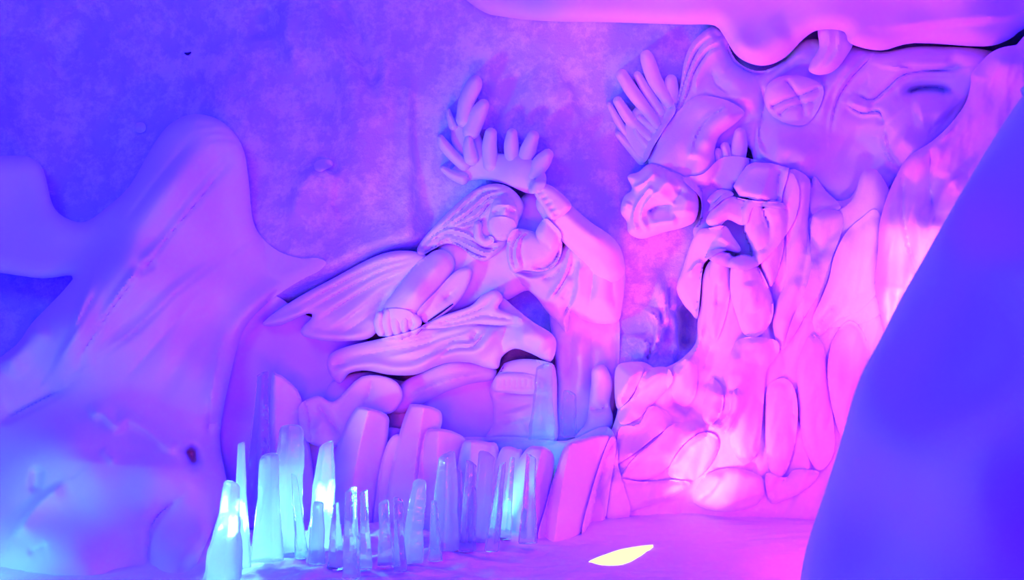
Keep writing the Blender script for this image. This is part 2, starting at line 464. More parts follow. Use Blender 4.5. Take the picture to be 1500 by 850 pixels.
t = thing('snow_drift', 'tall smooth snow drift sloping down along the left wall, fold lines on its face', 'snow drift', at(150, 840, 3.5))
patch('recess', SMOOTH, t, poly=[(330, 470), (380, 425), (450, 462), (500, 480), (540, 500), (520, 560), (470, 620), (440, 690), (370, 720), (300, 720), (290, 600)], d=[(360, 480, 5.0), (320, 500, 4.95), (430, 540, 5.0), (400, 520, 4.99), (480, 500, 4.96), (350, 640, 4.72), (430, 650, 4.72), (360, 560, 4.90)], h=.02, e=30, strokes=[('r', [(395, 545), (420, 560), (450, 580)], 16, .03)])
patch('upper_slope', SMOOTH, t, poly=[(-200, 232), (0, 228), (45, 231), (64, 250), (77, 300), (98, 320), (125, 325), (155, 305), (190, 272), (225, 212), (250, 181), (285, 167), (325, 178), (354, 212), (364, 260), (370, 320), (384, 348), (408, 368), (438, 378), (466, 378), (478, 386), (466, 398), (440, 411), (394, 442), (358, 482), (340, 540), (322, 640), (332, 720), (305, 790), (285, 850), (285, 980), (-200, 980), (-200, 640), (0, 524), (48, 472), (98, 420), (104, 404), (62, 408), (0, 400), (-60, 395), (-200, 400)],
      d=[(-100, 240, 4.75), (60, 260, 4.85), (125, 330, 4.8), (285, 180, 4.85), (250, 300, 4.72), (200, 420, 4.55), (360, 300, 4.98), (400, 365, 5.06), (440, 385, 5.06), (478, 386, 5.05), (440, 405, 5.0), (360, 470, 4.84), (100, 520, 4.4), (250, 560, 4.45), (330, 620, 4.5), (100, 700, 3.95), (250, 720, 4.0), (100, 850, 3.5), (280, 850, 3.55), (-100, 600, 4.2), (-100, 900, 3.4)],
      h=.10, e=30, step=3.0, noise=(.006, 90, 4), strokes=[
        ('f', [(130, 515), (156, 460), (205, 392), (246, 346), (280, 300), (335, 232)], 26, .05),
        ('r', [(60, 560), (118, 470), (174, 395), (198, 338), (235, 290), (282, 236), (300, 190)], 34, .09),
        ('f', [(136, 530), (202, 482), (263, 424), (330, 380)], 36, .06),
        ('f', [(70, 550), (106, 494), (118, 456), (142, 392)], 22, .05),
        ('r', [(207, 392), (216, 388)], 9, -.05, 0), ('c', [(60, 562), (104, 492), (150, 412)], 5, .03), ('c', [(141, 528), (202, 482), (263, 425), (335, 372)], 5, .035), ('c', [(112, 530), (156, 463), (207, 396)], 4, .03), ('c', [(205, 405), (245, 349), (283, 302), (338, 236)], 4, .035),
        ('c', [(0, 621), (49, 592), (99, 568)], 5, .03), ('c', [(180, 330), (232, 262), (280, 205)], 6, .02), ('c', [(300, 420), (250, 480), (180, 560)], 6, .02), ('r', [(330, 420), (280, 500), (230, 590)], 16, -.02),
        ('c', [(290, 196), (320, 192), (348, 198)], 5, .012), ('c', [(300, 204), (330, 203), (354, 208)], 5, .012), ('c', [(285, 182), (315, 183)], 5, .01),
        ('r', [(350, 215), (300, 260), (262, 330)], 20, -.04),
        ('r', [(128, 612), (148, 604), (170, 622), (186, 614), (214, 628), (248, 654), (268, 650)], 10, .05, .1),
        ('r', [(148, 656), (173, 677)], 8, .02),
        ('r', [(205, 660), (200, 760), (200, 900)], 75, .06, .1),
        ('r', [(279, 664), (283, 676)], 9, -.22, 0),
        ('c', [(268, 726), (231, 756), (218, 790), (218, 850)], 8, .05),
        ('f', [(20, 792), (53, 743), (99, 706)], 24, .04), ('f', [(99, 566), (49, 592), (-10, 620)], 26, -.04),
        ('r', [(54, 694), (52, 712)], 8, -.03, 0), ('c', [(40, 812), (70, 798)], 6, .02),
        ('f', [(330, 470), (312, 560), (300, 640)], 22, .03), ('r', [(470, 390), (432, 410), (385, 440), (345, 482), (326, 545), (312, 620)], 16, .05, .1), ('c', [(305, 580), (306, 640)], 5, .03), ('c', [(302, 622), (326, 620)], 5, .02),
        ('r', [(70, 470), (40, 500), (0, 545)], 20, .06),
      ])
o = patch('snowball', SNOW, None, chain=[(205, 187, 8), (206, 187, 8)], on=.0, h=.03, e=9, step=1.5)
tag(o, 'small snowball stuck to the icy wall left of the drift top', 'snowball')
o = patch('snow_lump', SNOW, None, chain=[(469, 243, 9), (474, 241, 8), (482, 240, 6)], on=.0, h=.035, e=10, step=1.5)
tag(o, 'small pink-lit snow lump sitting on the rounded snow hump', 'snow lump')
o = patch('twig', TWIG, None, chain=[(271, 78, 1.2), (275, 79, 2.2), (279, 77, 1.2)], on=.0, h=.008, e=2, step=0.8, noise=None)
tag(o, 'tiny dark twig stuck in the icy wall at upper left', 'twig')
# ------------------------------------------------------------------ the carved figure
fig = thing('snow_figure', 'carved snow figure with flowing cape and hair, one arm raised under a crest of tines', 'sculpture', at(740, 655, 4.55))
DF = 4.78
patch('torso', SNOW, fig, poly=[(640, 366), (668, 350), (700, 345), (740, 320), (762, 290), (792, 276), (815, 300), (838, 340), (822, 400), (800, 428), (770, 426), (742, 440), (712, 440), (680, 455), (640, 472), (612, 470), (606, 450), (636, 420)], d=4.83, h=.06, e=30,
      strokes=[('f', [(612, 465), (650, 432), (668, 400)], 14, .02), ('f', [(716, 448), (735, 434), (742, 418)], 10, .02)])
patch('skirt_backing', SNOW, fig, poly=[(486, 560), (540, 545), (600, 560), (660, 548), (732, 552), (738, 656), (640, 652), (540, 640), (480, 600)], d=4.84, h=.04, e=20)  # added backing, keeps the gap under the skirt from going black
patch('robe_tail', SNOW, fig, poly=[(806, 440), (850, 430), (902, 440), (907, 540), (900, 600), (880, 628), (850, 640), (818, 655), (806, 640), (815, 560)],
      d=[(830, 500, 4.86), (890, 500, 4.88), (850, 640, 4.80)], h=.05, e=18, strokes=[('r', [(818, 490), (822, 560), (818, 620)], 11, .03), ('r', [(850, 480), (850, 540), (846, 590)], 13, .05), ('c', [(838, 480), (834, 560)], 6, .02), ('c', [(868, 480), (866, 560)], 7, .02)])
patch('robe', SNOW, fig, step=2.0, poly=[(745, 395), (775, 398), (812, 385), (826, 360), (842, 345), (880, 345), (908, 372), (916, 400), (912, 445), (904, 472), (872, 474), (848, 466), (836, 455), (831, 487), (818, 474), (800, 455), (786, 436), (768, 420)],
      d=[(760, 400, 4.80), (850, 380, 4.72), (880, 430, 4.68), (820, 470, 4.74)], h=.07, e=24, strokes=[
        ('f', [(800, 445), (822, 412), (832, 385), (836, 360)], 13, .035), ('f', [(826, 470), (840, 440), (848, 400), (846, 370)], 13, .04), ('c', [(832, 412), (842, 395), (847, 378)], 5, .03),
        ('r', [(880, 370), (885, 420), (875, 460)], 22, .04), ('f', [(752, 392), (775, 408), (806, 404)], 10, .02), ('c', [(823, 440), (834, 420)], 4, .015), ('c', [(806, 442), (826, 412), (836, 388), (838, 362)], 3.5, .04), ('c', [(824, 464), (839, 436), (845, 404)], 3.5, .04), ('c', [(856, 354), (868, 400), (862, 455)], 4, .025), ('c', [(900, 372), (896, 420), (902, 455)], 5, .02), ('c', [(790, 410), (815, 402), (826, 385)], 3, .025)])
# cape blown to the left
patch('cape', SNOW, fig, step=2.0, poly=[(384, 476), (400, 460), (440, 434), (490, 407), (540, 380), (572, 369), (602, 368), (625, 376), (612, 400), (582, 425), (566, 452), (556, 480), (540, 496), (508, 500), (480, 500), (455, 496), (442, 490), (442, 481), (455, 468), (458, 461), (448, 460), (425, 471), (405, 478)],
      d=[(390, 475, 4.86), (450, 480, 4.72), (540, 490, 4.66), (600, 380, 4.72), (500, 400, 4.80)], h=.05, e=12, strokes=[
        ('c', [(606, 376), (560, 386), (508, 410), (430, 452)], 3, .025), ('c', [(600, 384), (560, 396), (512, 420), (450, 456)], 3, .025), ('c', [(596, 396), (556, 414), (510, 440), (466, 470)], 3, .025), ('c', [(580, 414), (545, 438), (500, 474)], 3, .022), ('c', [(562, 440), (535, 466), (500, 490)], 3, .02), ('f', [(604, 374), (560, 382), (510, 404), (440, 444)], 11, .018), ('f', [(604, 380), (570, 390), (520, 412), (460, 448)], 10, .018), ('f', [(600, 390), (560, 404), (520, 428), (468, 462)], 11, .02),
        ('f', [(585, 408), (555, 430), (520, 455), (480, 480)], 13, .025), ('c', [(573, 420), (556, 448), (549, 475)], 8, .035), ('r', [(446, 488), (470, 493), (510, 494), (540, 488)], 8, .03), ('r', [(390, 475), (425, 464), (452, 456)], 6, .02)])
patch('sleeve', SNOW, fig, chain=[(644, 388, 22), (625, 410, 27), (604, 436, 26), (585, 456, 24)], d=[(644, 388, 4.72), (590, 450, 4.60)], h=.11, e=26, strokes=[('r', [(648, 380), (622, 412), (596, 445)], 11, .02)])
patch('bracer', SNOW, fig, poly=[(611, 458), (640, 426), (668, 397), (690, 394), (686, 420), (668, 446), (640, 468), (624, 474)], d=[(620, 460, 4.60), (680, 400, 4.66)], h=.03, e=7, step=2.0, strokes=[('c', [(650, 440), (662, 428)], 3, .02), ('c', [(636, 452), (672, 420)], 3, .012)])
hnd = patch('hand', SNOW, fig, poly=[(549, 470), (556, 457), (575, 452), (598, 455), (608, 466), (607, 482), (590, 492), (565, 494), (550, 487)], d=4.58, h=.07, e=16, step=2.0)
for a in ([(556, 462, 6), (554, 474, 7), (558, 487, 6)], [(568, 458, 6), (566, 472, 7.5), (570, 489, 6)], [(580, 457, 6), (579, 472, 7.5), (582, 489, 6)], [(592, 458, 5), (592, 472, 7), (593, 486, 5)]):
    patch('finger', zfree=True, mat=SNOW, parent=hnd, chain=a, d=4.53, h=.035, e=8, step=1.5, noise=None)
patch('thumb', zfree=True, mat=SNOW, parent=hnd, chain=[(603, 462, 6), (611, 472, 7), (606, 482, 5)], d=4.54, h=.03, e=8, step=1.5, noise=None)
# layered skirt
patch('underskirt', SNOW, fig, poly=[(566, 602), (574, 580), (590, 560), (618, 546), (660, 530), (700, 532), (726, 540), (722, 557), (690, 562), (652, 575), (622, 590), (592, 606)], d=[(600, 580, 4.78), (700, 545, 4.72)], h=.05, e=14,
      strokes=[('f', [(585, 600), (620, 572), (680, 553), (715, 548)], 10, .02), ('f', [(600, 585), (640, 560), (690, 545)], 9, .015)])
patch('skirt', SNOW, fig, poly=[(479, 531), (488, 516), (515, 506), (555, 497), (600, 486), (630, 474), (660, 465), (690, 455), (712, 440), (735, 436), (752, 449), (781, 472), (808, 489), (815, 506), (806, 530), (778, 518), (754, 511), (735, 523), (729, 540), (709, 538), (690, 532), (660, 531), (638, 537), (618, 546), (600, 550), (568, 549), (536, 543), (512, 547), (498, 562), (484, 550)],
      d=[(485, 535, 4.66), (600, 520, 4.60), (700, 500, 4.58), (780, 495, 4.52), (720, 445, 4.72), (640, 480, 4.70)], h=.06, e=12, step=2.0, strokes=[
        ('c', [(640, 528), (660, 512), (692, 508), (706, 494), (716, 478)], 3, .035), ('c', [(690, 500), (700, 484)], 3, .03), ('c', [(600, 530), (640, 515), (664, 500), (690, 497)], 3, .03), ('c', [(520, 522), (570, 513), (620, 505), (650, 493)], 3, .025), ('c', [(560, 508), (610, 498), (650, 487)], 3, .02), ('r', [(486, 546), (512, 540), (545, 535), (580, 541), (612, 537), (640, 523), (670, 516), (700, 514), (722, 490), (735, 470)], 10, .045, .08),
        ('f', [(600, 532), (628, 522), (655, 506), (690, 503), (706, 490), (722, 476)], 9, .02), ('f', [(560, 525), (610, 514), (645, 500), (680, 490), (700, 478)], 9, .02),
        ('f', [(540, 515), (600, 500), (650, 488), (690, 480)], 10, .015), ('c', [(618, 482), (670, 476), (720, 474), (760, 480)], 7, .04), ('f', [(640, 474), (685, 462), (708, 452)], 8, .018), ('f', [(650, 480), (700, 470), (712, 446)], 8, .018),
        ('r', [(715, 466), (745, 465), (775, 470)], 7, .03), ('c', [(742, 478), (735, 500), (738, 520)], 6, .03), ('r', [(752, 492), (785, 492), (806, 510)], 17, .05), ('c', [(485, 536), (510, 532)], 4, .02)])
patch('sash', SNOW, fig, poly=[(616, 480), (648, 463), (688, 449), (706, 433), (726, 425), (737, 437), (730, 452), (752, 461), (765, 470), (738, 477), (690, 475), (650, 481)], d=[(620, 478, 4.58), (720, 435, 4.58), (750, 470, 4.52)], h=.045, e=9, step=2.0, strokes=[
        ('c', [(628, 477), (672, 464), (706, 452), (722, 436)], 2.6, .03), ('c', [(640, 478), (690, 467), (716, 458)], 2.6, .03), ('c', [(700, 460), (725, 464), (755, 469)], 2.6, .025)])
# bent leg with a fringed boot
boot = patch('boot', SNOW, fig, poly=[(734, 540), (742, 531), (768, 526), (800, 530), (814, 542), (816, 600), (814, 648), (770, 652), (735, 650), (712, 642), (722, 622), (722, 592), (717, 570)],
      d=[(740, 560, 4.68), (800, 560, 4.64), (740, 640, 4.64)], h=.09, e=24, step=2.5, strokes=[
        ('f', [(718, 578), (760, 574), (800, 580)], 9, -.03), ('r', [(755, 598), (762, 620)], 18, .04), ('c', [(722, 622), (760, 616), (775, 640)], 6, .02)])
cuffst = [('c', [(724 + 8 * k, 553), (723 + 8 * k, 572)], 2.2, .012) for k in range(9)]
patch('boot_cuff', SNOW, fig, poly=[(722, 572), (726, 552), (745, 546), (772, 548), (794, 556), (796, 574), (770, 578), (745, 576)], d=4.58, h=.05, e=10, step=2.0, strokes=cuffst)
# raised arm
patch('raised_arm', zfree=True, mat=SNOW, parent=fig, chain=[(806, 298, 21), (822, 318, 23), (850, 345, 25), (880, 370, 28), (892, 392, 24)], d=[(800, 290, 4.62), (890, 390, 4.64)], h=.11, e=24, strokes=[('r', [(815, 300), (850, 332), (890, 362)], 11, .02)])
patch('cuff', SNOW, fig, poly=[(782, 281), (790, 268), (814, 276), (837, 300), (826, 315), (807, 322), (794, 304)], d=4.50, h=.05, e=10, step=2.0, strokes=[('c', [(786 + 6 * k, 284 + 8 * k), (796 + 6 * k, 279 + 8 * k)], 2.5, .012) for k in range(5)])
crest = patch('crest', SNOW, fig, poly=[(655, 257), (672, 267), (706, 263), (741, 270), (776, 284), (796, 276), (800, 258), (788, 240), (765, 228), (740, 226), (718, 222), (704, 200), (694, 170), (676, 160), (664, 178), (661, 205), (670, 232), (664, 246)], d=[(660, 250, 4.86), (780, 270, 4.66), (680, 170, 4.9)], h=.05, e=22)
for a, dd in (([(679, 176, 11), (683, 150, 12), (694, 126, 12), (697, 118, 8)], 4.85), ([(690, 192, 13), (700, 168, 13), (708, 154, 9)], 4.84), ([(664, 185, 7), (659, 172, 5), (657, 162, 3)], 4.90), ([(680, 242, 9), (664, 228, 8.5), (650, 212, 8), (645, 202, 5)], 4.84),
          ([(678, 262, 9), (662, 256, 7), (648, 247, 4)], 4.84), ([(690, 232, 11), (687, 215, 9), (687, 203, 6)], 4.82), ([(719, 242, 11), (717, 215, 11), (719, 196, 9)], 4.80), ([(751, 242, 10), (749, 215, 11), (750, 196, 8)], 4.77), ([(764, 248, 9), (773, 222, 12), (781, 200, 9)], 4.75), ([(779, 258, 10), (792, 240, 13), (802, 227, 9)], 4.70)):
    patch('tine', zfree=True, mat=SNOW, parent=crest, chain=a, d=dd - .03, h=.06, e=11, step=2.0, noise=None)
# head with streaming hair
patch('hair', SNOW, fig, poly=[(611, 366), (622, 347), (645, 322), (671, 297), (694, 279), (718, 270), (741, 272), (760, 287), (767, 305), (757, 330), (748, 348), (736, 364), (722, 376), (710, 383), (694, 378), (675, 363), (655, 357), (635, 365), (618, 374)], d=[(615, 366, 4.82), (700, 300, 4.70), (750, 300, 4.68), (710, 375, 4.70)], h=.08, e=20, step=2.0, strokes=[
        ('c', [(738, 277), (712, 281), (690, 296), (664, 318), (634, 342)], 3, .045), ('c', [(748, 283), (720, 288), (702, 302), (676, 322), (646, 338), (622, 354)], 3, .045), ('c', [(735, 292), (716, 300), (706, 314), (690, 324), (662, 334)], 3, .04), ('c', [(712, 318), (700, 328), (680, 336)], 2.6, .03), ('c', [(722, 275), (700, 284), (676, 304), (650, 324)], 2.4, .022),
        ('c', [(616, 366), (640, 348), (662, 344), (690, 352), (712, 364), (740, 358)], 3.4, .055), ('c', [(628, 368), (655, 352), (684, 366), (708, 376), (728, 368)], 3.4, .055), ('c', [(650, 356), (672, 358), (694, 374)], 3, .045),
        ('f', [(736, 280), (710, 286), (686, 308), (655, 328), (625, 352)], 8, .022), ('f', [(744, 290), (716, 294), (698, 314), (668, 328), (640, 340)], 8, .022), ('f', [(722, 300), (705, 318), (685, 330), (660, 334)], 7, .02), ('f', [(700, 276), (672, 304), (640, 334)], 8, .02),
        ('f', [(620, 364), (650, 338), (680, 341), (706, 357), (738, 354)], 7, .028, .1), ('f', [(632, 364), (656, 349), (688, 360), (714, 370), (735, 360)], 7, .028, .1), ('f', [(644, 360), (666, 358), (692, 373), (712, 380)], 6, .024, .1)])
patch('face', SNOW, fig, poly=[(720, 303), (726, 291), (738, 287), (752, 295), (760, 315), (754, 342), (742, 352), (724, 350), (714, 332)], d=4.60, h=.06, e=16, step=2.0, strokes=[('r', [(728, 300), (740, 296), (752, 304)], 6, .02), ('r', [(738, 304), (740, 316)], 5, .025), ('c', [(721, 311), (734, 309)], 3, .035), ('c', [(744, 310), (757, 311)], 3, .035), ('f', [(720, 303), (736, 299), (757, 303)], 5, .02)])
patch('moustache', SNOW, fig, poly=[(716, 322), (732, 317), (752, 322), (756, 334), (745, 350), (730, 352), (720, 342)], d=4.56, h=.03, e=10, step=1.5, strokes=[('c', [(722 + 6 * k, 321), (720 + 6 * k, 346)], 1.8, .02) for k in range(6)])
patch('ear_curl', SNOW, fig, chain=[(700, 330, 6), (701, 346, 7), (709, 354, 7), (718, 352, 6)], d=4.62, h=.05, e=7, step=1.5, noise=None)
beard = patch('beard', SNOW, fig, poly=[(748, 340), (762, 335), (784, 340), (806, 345), (822, 352), (822, 372), (812, 390), (792, 398), (768, 396), (752, 400), (744, 385), (742, 360)], d=[(750, 370, 4.64), (815, 370, 4.62)], h=.07, e=18, step=2.0, strokes=[
        ('c', [(757, 398), (750, 378), (753, 356), (768, 338)], 3, .035), ('c', [(769, 396), (761, 374), (765, 350), (780, 338)], 3, .03), ('c', [(778, 390), (800, 388), (814, 376), (820, 358)], 4, .05), ('f', [(752, 400), (744, 380), (747, 358), (762, 336)], 8, .03), ('f', [(764, 395), (756, 375), (760, 352), (772, 340)], 8, .025), ('f', [(776, 392), (798, 393), (814, 380), (821, 360)], 8, -.04)])
patch('beard_tip', SNOW, fig, poly=[(785, 338), (798, 320), (812, 330), (822, 343), (819, 360), (808, 371), (797, 362), (788, 352)], d=4.60, h=.07, e=14, step=2.0)
patch('curl', SNOW, fig, poly=[(866, 560), (868, 540), (885, 535), (897, 560), (893, 590), (898, 612), (894, 632), (868, 640), (842, 642), (858, 620), (862, 596)], d=4.70, h=.07, e=14, strokes=[('c', [(862, 596), (878, 600), (893, 592)], 5, .05)])
o = patch('dagger', TWIG, None, chain=[(627, 471, 1.0), (645, 459, 1.5), (663, 446, 1.0)], on=.0, h=.008, e=2, step=0.8, noise=None)
tag(o, 'thin dark stick lying across the figure beside its fist', 'stick')

# ------------------------------------------------------------------ beast at upper right
bst = thing('snow_beast', 'carved snow beast relief at upper right with fanned mane, hooked snout and netted orb', 'sculpture', at(1060, 340, 4.5))
patch('wing', SNOW, bst, poly=[(1044, 38), (1062, 50), (1078, 88), (1112, 104), (1150, 88), (1180, 58), (1235, 64), (1290, 76), (1345, 68), (1440, 72), (1470, 90), (1430, 130), (1400, 190), (1360, 225), (1318, 262), (1305, 300), (1285, 320), (1240, 310), (1190, 270), (1150, 262), (1110, 248), (1095, 215), (1060, 235), (1030, 262), (1000, 262), (960, 250), (948, 225), (966, 190), (985, 160), (996, 128), (1002, 90), (1016, 60)],
      d=[(1020, 100, 4.78), (1090, 160, 4.74), (1160, 90, 4.74), (1170, 220, 4.58), (1260, 120, 4.68), (1250, 230, 4.66), (1330, 200, 4.5), (1360, 110, 4.6), (1290, 300, 4.62), (1000, 220, 4.76), (1440, 80, 4.5)], h=.06, e=16, step=2.0, noise=(.005, 60, 2), strokes=[
        ('c', [(960, 215), (992, 155), (1006, 110), (1022, 74), (1048, 52)], 4, .05), ('c', [(975, 205), (1006, 140), (1016, 108), (1036, 78), (1060, 66)], 4, .045), ('c', [(1241, 154), (1262, 166), (1286, 164), (1297, 182)], 5, .06, .1), ('c', [(1252, 138), (1276, 147), (1297, 132), (1329, 108), (1402, 103)], 5, .06, .1),
        ('c', [(1286, 76), (1250, 110), (1225, 150), (1216, 198)], 6, .06), ('c', [(1320, 140), (1345, 130), (1372, 128), (1400, 138)], 8, .08), ('c', [(1296, 182), (1293, 215), (1312, 248)], 6, .05), ('c', [(1044, 48), (1058, 62), (1080, 92), (1112, 108), (1152, 92)], 7, .05), ('c', [(1310, 96), (1360, 102), (1420, 96)], 6, .05), ('c', [(1106, 110), (1118, 150), (1112, 200), (1128, 228)], 5, .04), ('c', [(1040, 100), (1048, 125), (1070, 140)], 5, .03), ('f', [(955, 225), (985, 170), (1001, 110), (1016, 70), (1045, 44)], 14, .045, .05), ('f', [(966, 220), (1000, 150), (1012, 105), (1032, 72), (1062, 56)], 12, .035, .05), ('f', [(1020, 140), (1022, 110), (1040, 80), (1062, 70)], 12, .03),
        ('r', [(1060, 65), (1085, 105), (1120, 118), (1160, 98), (1190, 70)], 14, -.05), ('r', [(1100, 145), (1130, 112), (1165, 88), (1195, 70)], 12, .05), ('r', [(1062, 105), (1085, 130), (1100, 148), (1098, 175)], 14, .035), ('r', [(1030, 135), (1070, 142), (1098, 150)], 9, .03),
        ('f', [(1215, 200), (1222, 155), (1240, 118), (1285, 72)], 17, .05), ('r', [(1200, 185), (1212, 140), (1238, 105), (1262, 78)], 12, .045),
        ('f', [(1300, 182), (1286, 166), (1262, 167), (1241, 155)], 14, .04, .1), ('f', [(1400, 104), (1330, 108), (1298, 134), (1276, 148), (1254, 140)], 16, .045, .1), ('r', [(1240, 150), (1256, 152), (1278, 158)], 8, .03), ('f', [(1405, 95), (1340, 100), (1290, 95)], 12, .03),
        ('r', [(1318, 142), (1345, 131), (1398, 138)], 8, -.06), ('r', [(1335, 165), (1370, 160), (1390, 175)], 24, .06), ('r', [(1310, 200), (1335, 215), (1350, 235)], 22, .06), ('r', [(1230, 215), (1260, 230), (1285, 250)], 26, -.05), ('r', [(1120, 215), (1160, 222), (1195, 245)], 24, .06),
        ('f', [(1165, 250), (1120, 228), (1110, 200), (1114, 165)], 14, .04), ('f', [(1292, 185), (1300, 225), (1315, 250)], 12, .04)])
patch('drip', SNOW, bst, poly=[(1200, 36), (1240, 30), (1250, 60), (1240, 82), (1222, 104), (1200, 110), (1185, 104), (1188, 90), (1200, 70)], d=4.48, h=.06, e=14, strokes=[('f', [(1196, 100), (1212, 70), (1214, 40)], 7, .015), ('f', [(1206, 104), (1226, 75), (1228, 40)], 7, .015)])
patch('neck', SNOW, bst, poly=[(997, 159), (1020, 141), (1046, 142), (1072, 150), (1091, 166), (1074, 184), (1054, 200), (1047, 220), (1048, 242), (1036, 264), (1015, 272), (985, 264), (960, 252), (950, 238), (965, 205), (980, 180)], d=[(1000, 165, 4.72), (1060, 170, 4.64), (980, 240, 4.64), (1040, 240, 4.58)], h=.10, e=30, strokes=[('c', [(1012, 234), (1022, 196), (1042, 171), (1074, 152)], 4, .04), ('f', [(1010, 235), (1020, 196), (1040, 171), (1072, 151)], 12, .03, .1), ('r', [(1085, 166), (1050, 190), (1030, 225)], 14, .03)])
orb = patch('orb', SNOW, bst, poly=[(1121, 132), (1135, 115), (1166, 110), (1202, 122), (1205, 145), (1189, 175), (1170, 184), (1138, 175), (1122, 157)], d=[(1163, 147, 4.60)], h=.07, e=30, step=2.0, strokes=[
        ('c', [(1128, 158), (1150, 147), (1170, 141), (1203, 128)], 3.5, .03, .05), ('c', [(1150, 117), (1160, 130), (1171, 146), (1179, 176)], 3.5, .03, .05), ('c', [(1140, 170), (1155, 158), (1175, 153), (1203, 146)], 3.5, .025, .05)])
patch('snout', SNOW, bst, poly=[(914, 288), (926, 277), (919, 258), (935, 252), (953, 240), (983, 250), (1011, 266), (1023, 292), (1019, 322), (1002, 333), (971, 341), (941, 350), (921, 342), (918, 325), (909, 310)], d=[(920, 320, 4.66), (985, 270, 4.58), (1010, 310, 4.54), (940, 345, 4.64)], h=.09, e=20, step=2.0, strokes=[
        ('f', [(948, 312), (962, 304), (985, 302)], 9, -.06, .1), ('r', [(962, 292), (972, 272), (988, 262)], 13, .05), ('r', [(1002, 318), (1004, 300), (1010, 285)], 15, .04), ('f', [(935, 344), (927, 322), (934, 298), (955, 270)], 8, .03, .1), ('f', [(950, 340), (940, 322), (944, 302), (962, 280)], 8, .025, .1), ('f', [(926, 276), (945, 266), (960, 250)], 8, .03, .1), ('r', [(950, 330), (975, 326), (995, 328)], 10, .035), ('r', [(914, 306), (920, 295)], 7, .02), ('c', [(985, 300), (994, 288), (1000, 275)], 4, .025)])
fan = patch('mane', SNOW, bst, poly=[(940, 152), (975, 142), (990, 160), (976, 185), (957, 215), (944, 238), (926, 228), (914, 192), (924, 166)], d=4.78, h=.05, e=18)
for a, dd in (([(980, 150, 9), (960, 119, 11), (950, 92, 11), (947, 82, 9)], 4.74), ([(962, 184, 8), (946, 160, 9), (926, 134, 10), (911, 110, 9)], 4.74), ([(968, 164, 8), (948, 134, 8), (934, 110, 6)], 4.76), ([(986, 150, 9), (983, 130, 11), (983, 118, 9)], 4.76),
          ([(956, 206, 7), (938, 190, 9), (920, 171, 9), (905, 148, 7)], 4.76), ([(930, 212, 7), (917, 195, 7), (905, 176, 6), (892, 153, 4)], 4.80), ([(940, 234, 8), (922, 214, 7), (906, 197, 5)], 4.79), ([(950, 216, 7), (934, 196, 7), (930, 176, 6)], 4.76), ([(966, 196, 6), (950, 182, 7), (936, 172, 5)], 4.75)):
    patch('mane_finger', zfree=True, mat=SNOW, parent=fan, chain=a, d=dd, h=.055, e=10, step=2.0, noise=None)
for a in ([(1084, 196, 9), (1083, 214, 12), (1080, 238, 11), (1080, 256, 8)], [(1062, 215, 7), (1067, 234, 9), (1076, 256, 8)], [(1052, 224, 7), (1056, 242, 8), (1066, 260, 7)], [(1046, 246, 8), (1056, 262, 8), (1066, 272, 6)]):
    patch('claw', zfree=True, mat=SNOW, parent=bst, chain=a, d=4.62, h=.06, e=10, step=2.0, noise=None)
# ------------------------------------------------------------------ carved flames at right
fl = thing('snow_flames', 'tall bank of carved snow flames lit bright pink at right, rising from the floor', 'sculpture', at(1100, 745, 4.4))
FD = [(1180, 270, 4.56), (1180, 420, 4.48), (1060, 420, 4.56), (1100, 600, 4.46), (1100, 740, 4.38), (900, 740, 4.40), (940, 600, 4.62), (905, 560, 4.72), (1280, 320, 4.52), (1280, 500, 4.40), (1240, 720, 4.30), (1020, 540, 4.58), (980, 690, 4.46)]
flst = [
    ('f', [(1140, 508), (1131, 476), (1134, 448), (1114, 396)], 24, -.05), ('f', [(1180, 460), (1196, 420), (1215, 380), (1240, 338)], 20, .05),
    ('r', [(1130, 503), (1098, 514), (1080, 545), (1072, 580)], 17, .06), ('r', [(1160, 470), (1185, 420), (1200, 360)], 20, .05),
    ('f', [(951, 592), (935, 621), (908, 626), (890, 660)], 18, .05), ('f', [(990, 616), (940, 662), (905, 680)], 22, .05), ('f', [(1032, 628), (1002, 652), (978, 686)], 18, .05), ('f', [(962, 668), (932, 670), (908, 700), (895, 735)], 18, .035),
    ('f', [(1016, 704), (985, 724), (940, 732)], 22, .04), ('r', [(996, 596), (1006, 602)], 14, -.10, 0), ('c', [(1121, 560), (1122, 610), (1118, 680)], 9, .04), ('c', [(1167, 575), (1166, 600), (1160, 618)], 8, .05),
    ('f', [(1181, 716), (1192, 674), (1182, 620), (1178, 560)], 14, -.05), ('f', [(1126, 730), (1150, 690), (1152, 640)], 20, -.04), ('r', [(1078, 572), (1074, 600), (1062, 625)], 10, .05), ('r', [(1054, 628), (1064, 624)], 9, .05, 0),
    ('r', [(1008, 640), (1020, 630)], 9, .04, 0), ('r', [(1050, 560), (1040, 610), (1020, 625)], 22, .05), ('c', [(1036, 620), (1055, 606), (1058, 580)], 7, .04), ('f', [(1060, 690), (1040, 720), (1015, 735)], 16, .03),
    ('f', [(1130, 720), (1090, 728), (1050, 745)], 20, .03), ('c', [(1045, 500), (1035, 520), (1030, 545)], 7, .03), ('r', [(1100, 440), (1095, 500), (1085, 540)], 14, -.03), ('f', [(935, 540), (915, 570), (903, 600)], 16, .04), ('f', [(975, 535), (945, 562), (905, 580)], 20, .04),
    ('r', [(1015, 520), (1005, 545), (985, 560)], 12, .03), ('f', [(1030, 470), (1020, 510), (1000, 540)], 14, .03)]
